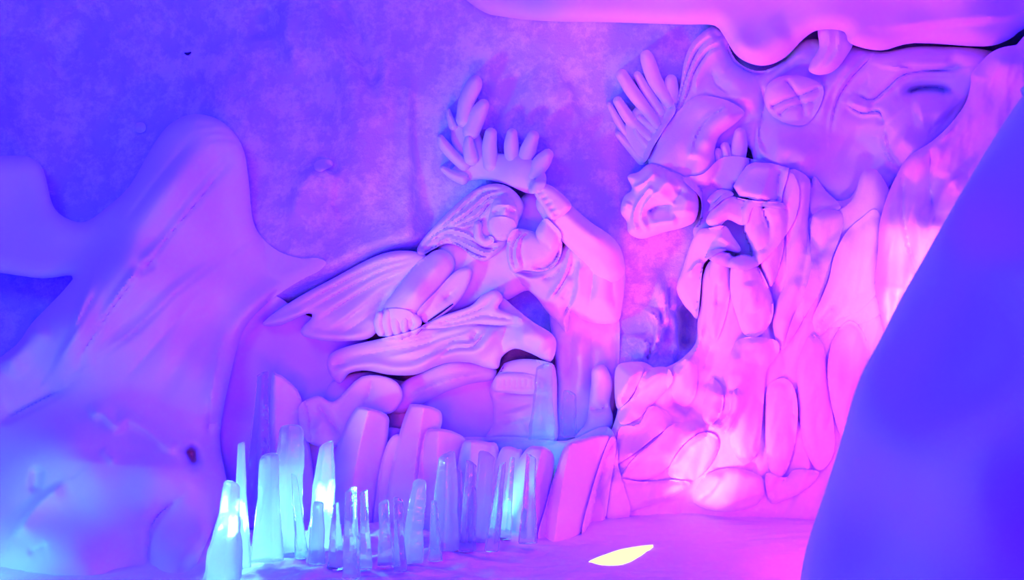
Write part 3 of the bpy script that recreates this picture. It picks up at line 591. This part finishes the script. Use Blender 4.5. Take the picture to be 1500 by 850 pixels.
patch('flame_bank', SNOW, fl, poly=[(1046, 378), (1030, 402), (1027, 440), (1022, 470), (1020, 500), (1005, 520), (985, 534), (962, 540), (940, 530), (906, 535), (900, 560), (905, 600), (888, 650), (868, 700), (850, 770), (900, 785), (1000, 775), (1100, 765), (1190, 775), (1260, 760), (1330, 620), (1345, 420), (1320, 330), (1290, 262), (1268, 252), (1245, 290), (1210, 290), (1160, 256), (1144, 300), (1110, 315), (1096, 330), (1110, 382), (1075, 384)],
      d=FD, h=.10, e=22, step=2.5, strokes=flst, noise=(.016, 26, 3, 3.5))
T = lambda **k: patch('flame_tongue', SNOW, fl, noise=(.014, 17, 5, 4.0), **k)
T(poly=[(1285, 250), (1262, 254), (1252, 286), (1232, 306), (1190, 316), (1184, 340), (1190, 400), (1180, 460), (1215, 480), (1290, 460), (1320, 380), (1310, 300)], d=[(1280, 260, 4.60), (1200, 340, 4.50), (1250, 440, 4.42)], h=.08, e=26, strokes=[('f', [(1255, 285), (1225, 320), (1200, 330)], 14, .03)])
T(poly=[(1192, 258), (1210, 280), (1232, 302), (1216, 312), (1190, 314), (1186, 290)], d=4.52, h=.04, e=12)
T(poly=[(1157, 248), (1184, 260), (1187, 280), (1184, 320), (1186, 350), (1196, 390), (1190, 430), (1172, 470), (1155, 505), (1142, 512), (1132, 480), (1137, 445), (1150, 410), (1152, 360), (1150, 315), (1146, 285)], d=[(1165, 270, 4.46), (1165, 400, 4.42), (1145, 500, 4.42)], h=.09, e=18, strokes=[('r', [(1168, 400), (1160, 440), (1146, 490)], 12, .02)])
T(poly=[(1190, 316), (1230, 310), (1234, 335), (1216, 385), (1200, 430), (1180, 462), (1164, 490), (1150, 506), (1160, 470), (1178, 430), (1188, 390)], d=[(1210, 330, 4.40), (1170, 480, 4.38)], h=.08, e=18)
T(poly=[(1095, 312), (1102, 297), (1112, 298), (1116, 320), (1124, 345), (1124, 362), (1112, 365), (1104, 350), (1096, 335)], d=4.44, h=.07, e=10, step=2.0)
T(poly=[(1123, 305), (1130, 302), (1144, 306), (1148, 330), (1148, 360), (1142, 390), (1130, 420), (1118, 400), (1112, 375), (1122, 365), (1130, 350), (1131, 325)], d=[(1135, 310, 4.42), (1128, 400, 4.42)], h=.07, e=11, step=2.0)
T(poly=[(1041, 385), (1052, 373), (1066, 378), (1070, 400), (1068, 440), (1058, 480), (1046, 500), (1034, 470), (1038, 430)], d=[(1054, 380, 4.46), (1050, 480, 4.50)], h=.07, e=14, step=2.5, strokes=[('c', [(1052, 410), (1050, 450)], 5, .02)])
T(poly=[(1070, 395), (1076, 382), (1100, 382), (1116, 400), (1132, 440), (1130, 470), (1112, 492), (1090, 490), (1078, 460), (1070, 430)], d=[(1090, 385, 4.43), (1105, 470, 4.44)], h=.08, e=18, step=2.5, strokes=[('r', [(1095, 410), (1105, 460)], 10, .02)])
T(poly=[(1285, 308), (1262, 320), (1240, 340), (1222, 375), (1214, 410), (1200, 445), (1190, 470), (1200, 492), (1225, 470), (1258, 455), (1290, 420), (1305, 360)], d=[(1270, 330, 4.44), (1215, 450, 4.36), (1290, 400, 4.40)], h=.08, e=24, strokes=[('f', [(1192, 492), (1206, 468), (1226, 448)], 8, .02)])
T(poly=[(1189, 490), (1178, 505), (1169, 530), (1168, 570), (1172, 620), (1180, 660), (1200, 690), (1222, 660), (1218, 590), (1212, 540), (1206, 505)], d=[(1190, 520, 4.36), (1195, 650, 4.34)], h=.08, e=18)
T(poly=[(1245, 470), (1224, 490), (1214, 520), (1213, 560), (1222, 610), (1236, 640), (1262, 600), (1275, 540), (1266, 490)], d=[(1240, 480, 4.34), (1235, 620, 4.30)], h=.09, e=22)
T(poly=[(1140, 555), (1124, 570), (1121, 620), (1124, 670), (1134, 700), (1152, 690), (1166, 640), (1168, 590), (1158, 560)], d=[(1145, 570, 4.42), (1145, 690, 4.36)], h=.06, e=18)
T(poly=[(1078, 500), (1110, 494), (1138, 500), (1140, 520), (1122, 545), (1118, 600), (1110, 660), (1090, 680), (1070, 650), (1068, 590), (1066, 540)], d=[(1100, 510, 4.44), (1095, 660, 4.38)], h=.07, e=22, strokes=[('r', [(1130, 508), (1095, 522), (1080, 560)], 14, .03)])

L = lambda poly, h=.045, e=13: patch('flame_lobe', SNOW, fl, poly=poly, on=.004, h=h, e=e, step=2.5)
L([(905, 535), (930, 532), (945, 545), (925, 580), (905, 600), (900, 565)])
L([(985, 540), (1010, 525), (1022, 540), (1018, 580), (1002, 596), (985, 580)])
L([(945, 545), (975, 538), (985, 560), (952, 596), (932, 615), (910, 622), (905, 604), (927, 582)])
L([(952, 596), (936, 620), (908, 627), (903, 650), (890, 665), (880, 692), (905, 680), (935, 660), (960, 640), (985, 620), (975, 602)])
L([(985, 622), (960, 645), (932, 668), (915, 690), (908, 702), (940, 704), (965, 696), (978, 686), (1001, 651), (1030, 632), (1010, 620)])
L([(1030, 634), (1003, 652), (979, 688), (987, 702), (1013, 706), (1035, 690), (1052, 660), (1050, 640)])
L([(905, 704), (888, 738), (895, 756), (940, 745), (980, 728), (1012, 709), (985, 703), (940, 706)])
L([(1034, 696), (1016, 736), (1060, 750), (1108, 740), (1120, 704), (1080, 686)])
L([(1122, 694), (1128, 736), (1152, 732), (1182, 716), (1200, 692), (1165, 688), (1150, 700)])
L([(1052, 560), (1040, 556), (1030, 590), (1030, 615), (1042, 622), (1056, 606), (1060, 580)], .05)
L([(1082, 570), (1074, 574), (1070, 600), (1058, 616), (1046, 626), (1054, 636), (1066, 632), (1080, 608), (1086, 588)], .05, 9)
# ------------------------------------------------------------------ broken snow pieces on the left edge of the flames
patch('shaded_backing', SNOW, bst, poly=[(1000, 262), (1030, 255), (1060, 230), (1110, 235), (1165, 258), (1165, 320), (1110, 390), (1060, 390), (1030, 372), (1015, 340), (1025, 322), (1026, 290)], d=4.66, h=.02, e=12)
G = 'broken snow pieces beside the flames'
o = patch('snow_rock', SNOW, None, round_poly=False, poly=[(1074, 273), (1080, 262), (1094, 242), (1105, 238), (1130, 239), (1156, 246), (1153, 262), (1147, 280), (1145, 296), (1128, 296), (1110, 293), (1083, 288)], d=[(1080, 275, 4.48), (1105, 240, 4.52), (1120, 290, 4.42), (1150, 260, 4.62)], h=.06, e=10, step=2.0, strokes=[('w', [(1132, 236), (1122, 270), (1108, 298)], 40, .05, 0)])
tag(o, 'angular six-sided snow block above the flames, below the netted orb', 'snow block', G)
o = patch('snow_rock', SNOW, None, poly=[(1034, 323), (1042, 308), (1052, 299), (1066, 287), (1086, 291), (1112, 295), (1146, 297), (1149, 306), (1120, 303), (1102, 305), (1095, 326), (1085, 330), (1066, 322), (1054, 332), (1040, 331)], d=[(1040, 325, 4.46), (1120, 298, 4.52)], h=.06, e=12, step=2.0)
tag(o, 'flat ragged snow flake jutting left under the six-sided block', 'snow flake', G)
o = patch('snow_rock', SNOW, None, poly=[(1036, 292), (1052, 278), (1070, 280), (1074, 286), (1060, 292), (1048, 302), (1038, 310), (1040, 300)], d=4.56, h=.04, e=10, step=2.0)
tag(o, 'small shaded snow piece between the snout and the ragged flake', 'snow piece', G)
o = patch('snow_rock', SNOW, None, poly=[(1062, 331), (1040, 334), (1023, 338), (1010, 362), (1000, 394), (991, 422), (1000, 444), (1012, 458), (1021, 467), (1025, 440), (1028, 404), (1032, 386), (1044, 375), (1063, 367), (1080, 370), (1085, 364), (1073, 346)], d=[(1060, 340, 4.48), (1010, 400, 4.58), (1018, 460, 4.64)], h=.05, e=16, step=2.0, strokes=[('f', [(1006, 404), (1022, 386), (1034, 388)], 6, .02), ('r', [(1050, 345), (1070, 360)], 9, .02)])
tag(o, 'long pale petal of snow hanging down left of the flames', 'snow petal', G)

# ------------------------------------------------------------------ snow blocks behind the ice shards
GB = 'snow blocks behind the ice shards'
BL = [
 ([(398, 552), (405, 547), (420, 556), (440, 580), (452, 640), (462, 790), (392, 790), (394, 640)], [(400, 560, 4.42), (440, 600, 4.5), (430, 780, 4.3)], [('w', [(404, 545), (405, 790)], 60, .08, 0)], 'tall pointed snow slab, leftmost of the blocks behind the ice shards'),
 ([(438, 596), (466, 580), (490, 588), (530, 552), (575, 556), (590, 580), (572, 606), (520, 610), (500, 650), (470, 655), (445, 640)], [(460, 600, 4.52), (540, 580, 4.58), (480, 650, 4.45)], [('c', [(464, 590), (485, 620), (500, 640)], 6, .05), ('c', [(545, 556), (540, 580), (530, 600)], 5, .03), ('r', [(466, 628), (472, 620)], 8, .02, 0)], 'low heap of broken snow under the skirt hem, behind the other blocks'),
 ([(480, 790), (488, 680), (504, 628), (520, 600), (530, 596), (566, 607), (569, 632), (562, 690), (553, 790)], [(520, 605, 4.36), (560, 640, 4.42), (510, 780, 4.22)], [('w', [(540, 598), (520, 690), (512, 790)], 40, .09, 0)], 'leaning snow block with a lilac ridge, below the hem of the skirt'),
 ([(548, 790), (553, 710), (562, 664), (574, 640), (588, 640), (590, 680), (584, 790)], [(570, 650, 4.34), (570, 780, 4.24)], [], 'narrow snow block squeezed between two leaning ones, left of centre'),
 ([(566, 790), (572, 690), (586, 632), (598, 598), (606, 592), (638, 598), (648, 613), (640, 660), (632, 790)], [(600, 600, 4.32), (640, 620, 4.40), (600, 780, 4.18)], [('w', [(622, 594), (608, 690), (604, 790)], 38, .09, 0)], 'tallest leaning snow block with a flat slanted top, left of centre'),
 ([(606, 790), (612, 700), (622, 636), (640, 628), (668, 634), (684, 652), (682, 720), (672, 790)], [(640, 640, 4.28), (640, 780, 4.14)], [('w', [(642, 630), (636, 790)], 36, .08, 0)], 'wide snow block with a soft bright spot near its top, left of centre'),
 ([(662, 790), (668, 700), (677, 652), (690, 645), (715, 648), (730, 656), (732, 720), (722, 790)], [(690, 660, 4.22), (690, 780, 4.10)], [('w', [(690, 646), (686, 790)], 30, .06, 0)], 'short snow block lit pale cyan on top, third from the right'),
 ([(712, 795), (720, 710), (731, 664), (742, 654), (757, 658), (766, 672), (752, 795)], [(740, 670, 4.18), (730, 780, 4.06)], [], 'slim snow block tucked left of the bright cyan block'),
 ([(736, 795), (740, 740), (752, 690), (772, 657), (790, 654), (800, 656), (812, 672), (806, 730), (796, 795)], [(780, 665, 4.16), (760, 780, 4.02)], [('w', [(794, 655), (782, 720), (778, 795)], 34, .08, 0)], 'snow block glowing brightest cyan behind the rightmost shards'),
 ([(790, 795), (800, 740), (814, 690), (828, 653), (850, 644), (876, 638), (893, 641), (884, 668), (870, 712), (850, 785)], [(830, 660, 4.16), (880, 650, 4.32), (820, 780, 4.06)], [('w', [(836, 650), (822, 720), (812, 795)], 42, .11, 0)], 'large rightmost snow block, cyan on its left face and pink on its right'),
 ([(852, 785), (868, 715), (884, 665), (896, 640), (903, 650), (896, 700), (880, 785)], [(885, 670, 4.40), (865, 770, 4.26)], [], 'thin shaded snow slab between the rightmost block and the flames'),
]
# low ledge on which the figure and the blocks stand
o = patch('snow_ledge', SNOW, None, poly=[(390, 800), (395, 690), (470, 640), (560, 625), (640, 640), (700, 640), (760, 640), (830, 646), (890, 625), (905, 680), (880, 800)], d=[(640, 640, 4.72), (640, 720, 4.5), (640, 790, 4.4), (420, 700, 4.6), (860, 640, 4.62), (860, 760, 4.45)], h=.03, e=14)
tag(o, 'low snow ledge under the carved figure, behind the snow blocks', 'snow ledge')
for poly, dd, sts, lab in BL:
    o = patch('snow_block', SNOW, None, poly=poly, d=dd, h=.035, e=6, step=2.0, strokes=sts, noise=(.003, 40, 6))
    tag(o, lab, 'snow block', GB)

# ------------------------------------------------------------------ ceiling, pillar and near wall
o = patch('ceiling', SMOOTH, None, poly=[(560, -120), (640, -40), (700, 13), (740, 25), (800, 31), (900, 33), (1000, 36), (1045, 37), (1060, 52), (1076, 78), (1096, 92), (1122, 96), (1150, 84), (1178, 56), (1200, 44), (1236, 46), (1246, 64), (1290, 74), (1340, 63), (1440, 68), (1478, 58), (1520, 36), (1700, 0), (1900, -120), (1900, -320), (560, -320)],
          d=[(700, 0, 4.62), (900, 20, 4.45), (1100, 60, 4.36), (1300, 50, 4.2), (1500, 30, 4.0), (900, -200, 3.6), (1400, -200, 3.4)], h=.10, e=26, step=4.0, noise=(.012, 110, 7), strokes=[('r', [(1060, 60), (1110, 70), (1160, 40)], 24, .03), ('f', [(1500, 20), (1380, 30), (1290, 40)], 24, .03)])
tag(o, kind='structure')
t = thing('snow_pillar', 'rough snow pillar glowing pink between the flames and the dark near wall', 'snow pillar', at(1400, 560, 3.9))
patch('shaft', SNOW, t, poly=[(1560, 62), (1489, 66), (1457, 74), (1436, 92), (1423, 108), (1422, 124), (1414, 152), (1392, 182), (1364, 208), (1330, 230), (1311, 262), (1298, 293), (1288, 330), (1286, 368), (1282, 420), (1292, 473), (1298, 540), (1296, 640), (1290, 815), (1560, 840)],
      d=[(1430, 110, 3.95), (1480, 90, 3.8), (1370, 220, 4.0), (1320, 260, 4.13), (1290, 380, 4.15), (1380, 330, 3.95), (1320, 480, 4.0), (1500, 300, 3.6), (1500, 500, 3.5), (1320, 780, 4.0), (1500, 800, 3.55)], h=.14, e=30, step=2.5, strokes=[
        ('f', [(1342, 400), (1330, 350), (1322, 300), (1328, 240)], 14, -.05), ('c', [(1364, 212), (1362, 262), (1368, 320)], 8, .05), ('r', [(1300, 300), (1302, 370), (1296, 460)], 14, .04), ('r', [(1340, 300), (1342, 360), (1328, 430)], 12, .04), ('f', [(1360, 350), (1382, 280), (1412, 250)], 18, .05), ('r', [(1385, 250), (1372, 300), (1376, 335)], 18, -.04), ('f', [(1418, 110), (1400, 170), (1370, 212)], 24, .05), ('r', [(1315, 420), (1310, 480)], 8, -.04)], noise=(.016, 26, 2, 3.5))
patch('wall_right', SMOOTH, None, thick=.45, poly=[(1530, 110), (1500, 138), (1460, 196), (1420, 262), (1385, 322), (1350, 384), (1318, 440), (1290, 496), (1266, 540), (1250, 580), (1236, 630), (1218, 690), (1198, 750), (1182, 800), (1172, 850), (1166, 920), (1160, 1100), (1900, 1100), (1900, -60)],
      d=[(1200, 800, 1.75), (1400, 500, 1.7), (1500, 200, 1.9), (1500, 700, 1.3), (1700, 500, 1.0), (1300, 1000, 1.5)], h=.16, e=110, step=6.0, noise=(.006, 160, 3))
tag(bpy.data.objects['wall_right'], kind='structure')
# ------------------------------------------------------------------ ice shards
import random
def ice_shard(u0, v0, u1, v1, w0, w1, label, seed, d=None, z=0.0, mat=None, cut=0.25, n=6, flat=0.6):
    """tapered shard of clear ice standing on the floor: (u0,v0) foot, (u1,v1) top, widths in pixels"""
    rnd = random.Random(seed)
    if d is None:
        d = floor_d(v0, 0.02)
    b = world(u0, v0, d); tp = world(u1, v1, d + rnd.uniform(-.02, .02))
    r0 = w0 / F * d / 2; r1 = w1 / F * d / 2
    ax = tp - b
    a0 = rnd.uniform(0, math.pi)
    ang = [a0 + 2 * math.pi * (k + rnd.uniform(-.22, .22)) / n for k in range(n)]
    rad = [rnd.uniform(.86, 1.12) for _ in range(n)]
    rings = 11
    verts = []; faces = []
    cd = rnd.uniform(0, 6.28)
    for i in range(rings):
        t = i / (rings - 1)
        r = r0 + (r1 - r0) * (t ** 0.85)
        r *= 1 + 0.05 * math.sin(t * 9 + seed) + rnd.uniform(-.03, .03)
        c = b + ax * t
        for k in range(n):
            rr = r * rad[k] * (1 + rnd.uniform(-.05, .05))
            x = math.cos(ang[k]) * rr; y = math.sin(ang[k]) * rr * flat
            zz = 0.0
            if i == rings - 1:
                zz = cut * r1 * 2.2 * math.cos(ang[k] - cd) + rnd.uniform(-.15, .15) * r1
            verts.append((c[0] + x, c[1] + y, c[2] + zz))
    for i in range(rings - 1):
        for k in range(n):
            k2 = (k + 1) % n
            faces.append((i * n + k, i * n + k2, (i + 1) * n + k2, (i + 1) * n + k))
    faces.append(tuple(range(n - 1, -1, -1)))
    top = (rings - 1) * n
    verts.append(tuple(np.mean(np.array(verts[top:top + n]), 0) + np.array([0, 0, 0.25 * r1])))
    for k in range(n):
        faces.append((top + k, top + (k + 1) % n, len(verts) - 1))
    o = mesh_obj('ice_shard', verts, faces, mat or ICE, None, [float(q) for q in b], smooth=False)
    bv = o.modifiers.new('soft_edges', 'BEVEL'); bv.width = min(r0, r1) * 0.18; bv.segments = 2; bv.limit_method = 'ANGLE'; bv.angle_limit = math.radians(25)
    tag(o, label, 'ice shard', 'clear ice shards planted in the snow')
    return o

SH = [
 (326, 852, 340, 708, 62, 22, 'thick frosted ice shard glowing cyan, at the left end of the front row', 1),
 (352, 832, 353, 650, 30, 9, 'slender pointed ice shard rising above the glowing cyan cluster', 1),
 (391, 822, 394, 668, 50, 24, 'broad flat-topped ice shard glowing white-cyan, right of the slender pointed one', 1),
 (420, 808, 427, 628, 48, 32, 'tallest broad ice shard with a wide square top, behind the glowing cluster', 2),
 (443, 818, 431, 696, 22, 8, 'thin ice spike leaning left, dark edge, in front of the tallest shard', 0),
 (470, 808, 479, 650, 50, 22, 'tall ice shard with a slanted top, right of the tallest shard', 2),
 (462, 826, 466, 737, 28, 15, 'short square-topped ice shard in front of the slanted one', 2),
 (493, 834, 492, 738, 28, 8, 'short pointed ice shard with a dark right edge, right of the square-topped one', 0),
 (514, 848, 514, 717, 30, 16, 'ice shard with a straight edge, first in the low row of the middle', 0),
 (536, 834, 533, 720, 20, 9, 'narrow ice blade with a white edge in the low middle row', 0),
 (566, 830, 562, 736, 28, 14, 'ice shard with two dark vertical edges in the low middle row', 0),
 (586, 838, 583, 732, 22, 14, 'faint low ice shard left of the leaning pale shard', 0),
 (598, 824, 614, 707, 42, 20, 'ice shard leaning right with a pale left edge, centre of the row', 2),
 (637, 822, 636, 735, 20, 8, 'thin upright ice spike standing before the knobbly shard', 0),
 (649, 806, 654, 666, 46, 24, 'wide knobbly ice shard with a jagged top, right of centre', 2),
 (668, 794, 672, 690, 24, 10, 'small ice shard with rounded tip against the knobbly one', 0),
 (684, 808, 690, 678, 26, 14, 'round-tipped ice shard between the knobbly and the tall hooked one', 0),
 (700, 796, 713, 666, 32, 22, 'ice shard with a bent notched top in front of the pale block', 2),
 (720, 808, 736, 680, 22, 9, 'ice shard leaning right with a thin tip, second from the right end', 0),
 (739, 790, 750, 672, 18, 7, 'needle-thin ice shard leaning right beside the bright cyan block', 0),
 (772, 796, 778, 668, 26, 12, 'rightmost front ice shard, dark edged, before the bright cyan block', 0),
]
for i, (u0, v0, u1, v1, w0, w1, lab, fr) in enumerate(SH):
    ice_shard(u0, v0, u1, v1, w0 * 1.1, w1 * 1.2, lab, 11 + i * 7, mat=(ICE, FROST, HALF)[fr])
ice_shard(794, 645, 797, 537, 42, 24, 'tall clear ice shard standing on the ledge beside the fringed boot', 301, d=4.45, mat=THIN)
ice_shard(832, 640, 835, 575, 28, 22, 'shorter clear ice shard on the ledge, right of the tall one', 303, d=4.45, mat=THIN)
ice_shard(374, 800, 384, 548, 46, 18, 'tall dim ice shard at the back left, before the pointed snow slab', 305, d=4.05)

# ------------------------------------------------------------------ lamps
def lamp(name, kind, loc, energy, col, target=None, size=0.1, spot=1.2, blend=0.6):
    L = bpy.data.lights.new(name, kind); L.energy = energy; L.color = col
    if kind in ('POINT', 'SPOT'): L.shadow_soft_size = size
    if kind == 'AREA': L.size = size
    if kind == 'SPOT': L.spot_size = spot; L.spot_blend = blend
    o = bpy.data.objects.new(name, L); COL.objects.link(o); o.location = loc
    if target is not None:
        dv = Vector(target) - Vector(loc)
        o.rotation_euler = dv.to_track_quat('-Z', 'Y').to_euler()
    return o

# slit lamp in the floor
g = thing('ground_lamp', 'lens-shaped glowing lamp sunk in the snow floor in the foreground', 'lamp', [float(x) for x in world(910, 815, floor_d(815))])
def floor_patch(name, poly, z0, z1, dome, mat, parent):
    pl = crom(poly, True, 6)
    pts = [world(u, v, floor_d(v)) for u, v in pl]
    c = np.mean(pts, 0); n = len(pts)
    verts = []; faces = []
    rings = [(1.0, z0), (1.0, z1), (0.92, z1 + dome * .5), (0.6, z1 + dome * .85), (0.25, z1 + dome)]
    for s, z in rings:
        for p in pts: verts.append((c[0] + (p[0] - c[0]) * s, c[1] + (p[1] - c[1]) * s, z))
    for i in range(len(rings) - 1):
        for k in range(n):
            k2 = (k + 1) % n
            faces.append((i * n + k2, i * n + k, (i + 1) * n + k, (i + 1) * n + k2))
    faces.append(tuple(range((len(rings) - 1) * n + n - 1, (len(rings) - 1) * n - 1, -1)))
    faces.append(tuple(range(n)))
    return mesh_obj(name, verts, faces, mat, parent)
LENS = [(862, 824), (868, 820), (884, 814), (908, 806), (935, 801), (952, 799), (957, 799), (953, 803), (940, 813), (922, 823), (902, 828), (882, 828), (868, 825)]
WARM = emit_mat('warm_lamp_glass', (1.0, 0.84, 0.40), 1.4)
WARM.node_tree.nodes['Principled BSDF'].inputs['Base Color'].default_value = (.05, .05, .02, 1)
WARM.node_tree.nodes['Principled BSDF'].inputs['Specular IOR Level'].default_value = 0.0
floor_patch('glass', LENS, -.03, .001, .006, WARM, g)

# ------------------------------------------------------------------ light
wd = bpy.data.worlds.new('cave_glow'); SC.world = wd; wd.use_nodes = True
bg = wd.node_tree.nodes['Background']; bg.inputs['Color'].default_value = (0.02, 0.0032, 1.0, 1); bg.inputs['Strength'].default_value = 4.5

PINK = (1.0, 0.03, 0.55)
lamp('cyan_lamp_left', 'SPOT', at(335, 762, 3.76), 15, (0.2, 0.9, 1.0), at(392, 764, 3.5), size=.04, spot=1.7, blend=.4)
lamp('cyan_lamp_ledge', 'POINT', at(814, 632, 4.40), .6, (0.15, 0.9, 1.0), size=.05)
lamp('cyan_spot_left', 'SPOT', (-1.62, 2.6, .28), 86, (0.2, 0.60, 1.0), (.35, 4.8, 1.45), size=.12, spot=.85, blend=.7)
lamp('cyan_lamp_mid', 'POINT', at(752, 758, 3.92), .25, (0.1, 0.85, 1.0), size=.1)
lamp('cyan_fill_row', 'SPOT', at(462, 735, 3.98), 16, (0.15, 0.85, 1.0), at(490, 765, 3.6), size=.06, spot=1.9, blend=.6)  # added cyan spot behind the shard row, makes the cloudy ice glow
lamp('cyan_lamp_blocks', 'SPOT', at(722, 745, 3.965), 5, (0.1, 0.8, 1.0), at(800, 700, 4.12), size=.06, spot=1.1, blend=.8)
lamp('cyan_lamp_edge', 'POINT', at(-90, 780, 3.3), 5, (0.1, 0.6, 1.0), size=.1)
lamp('pink_floor_lamp', 'SPOT', at(935, 800, 3.75), 165, (1.0, 0.05, 0.45), at(1130, 330, 4.6), size=.2, spot=1.7, blend=.8)
lamp('pink_lamp_right', 'POINT', at(1330, 760, 3.3), 18, PINK, size=.12)
lamp('pink_lamp_pillar', 'SPOT', at(1310, 590, 2.95), 85, (1.0, .30, .7), at(1345, 430, 4.0), size=.1, spot=.75, blend=.9)
lamp('pink_key_low', 'SPOT', (-0.5, 2.2, 0.2), 92, (1.0, 0.06, 0.85), (.45, 4.8, 1.3), size=.3, spot=1.35, blend=.6)
lamp('blue_fill_left', 'AREA', (-1.5, 0.5, 2.6), 22, (0.22, 0.4, 1.0), (-2.2, 5.0, 2.2), size=.8)  # added soft blue fill for the icy upper left wall
lamp('pink_fill_left', 'AREA', (0.3, 2.0, 0.02), 15, (1.0, 0.06, 0.8), (-1.6, 4.5, 1.0), size=.3)
lamp('pink_fill_recess', 'SPOT', (-.5, 1.2, .68), 85, (1.0, 0.05, 0.8), (-.95, 4.9, .85), size=.2, spot=.75, blend=.8)  # added pink fill, out of view, for the cape and the recess
lamp('pink_bounce_fill', 'SPOT', at(960, 800, 3.85), 9, (1.0, 0.05, 0.5), at(880, 340, 5.0), size=.15, spot=1.1, blend=.8)  # added spot standing in for pink bounce on the wall behind the arm
lamp('warm_beam', 'SPOT', at(930, 806, 3.74), 80, (1.0, .36, .4), at(1058, 672, 4.4), size=.03, spot=.6, blend=.9)
lamp('pink_fill', 'AREA', (2.2, 0.6, 2.2), 7, (1.0, 0.085, 0.75), (0.4, 4.9, 1.3), size=1.2)

cam = bpy.data.cameras.new('camera'); co = bpy.data.objects.new('camera', cam); COL.objects.link(co)
co.location = (0, 0, 1.1); co.rotation_euler = (math.radians(90), 0, 0)
cam.sensor_width = 36; cam.lens = 36 * F / 1500.0; cam.clip_start = .05
cam.dof.use_dof = True; cam.dof.focus_distance = 4.4; cam.dof.aperture_fstop = 3.5
SC.camera = co
vs = SC.view_settings; vs.view_transform = 'Standard'; vs.look = 'None'; vs.gamma = 1.0; vs.exposure = 0.0; vs.use_curve_mapping = False
SC.cycles.use_denoising = True; SC.cycles.max_bounces = 12; SC.cycles.diffuse_bounces = 5; SC.cycles.transmission_bounces = 10; SC.cycles.glossy_bounces = 5
SC.cycles.caustics_refractive = False; SC.cycles.caustics_reflective = False
SC.cycles.sample_clamp_indirect = 6.0
for o in list(bpy.data.objects):
    if '_base' in o: del o['_base']
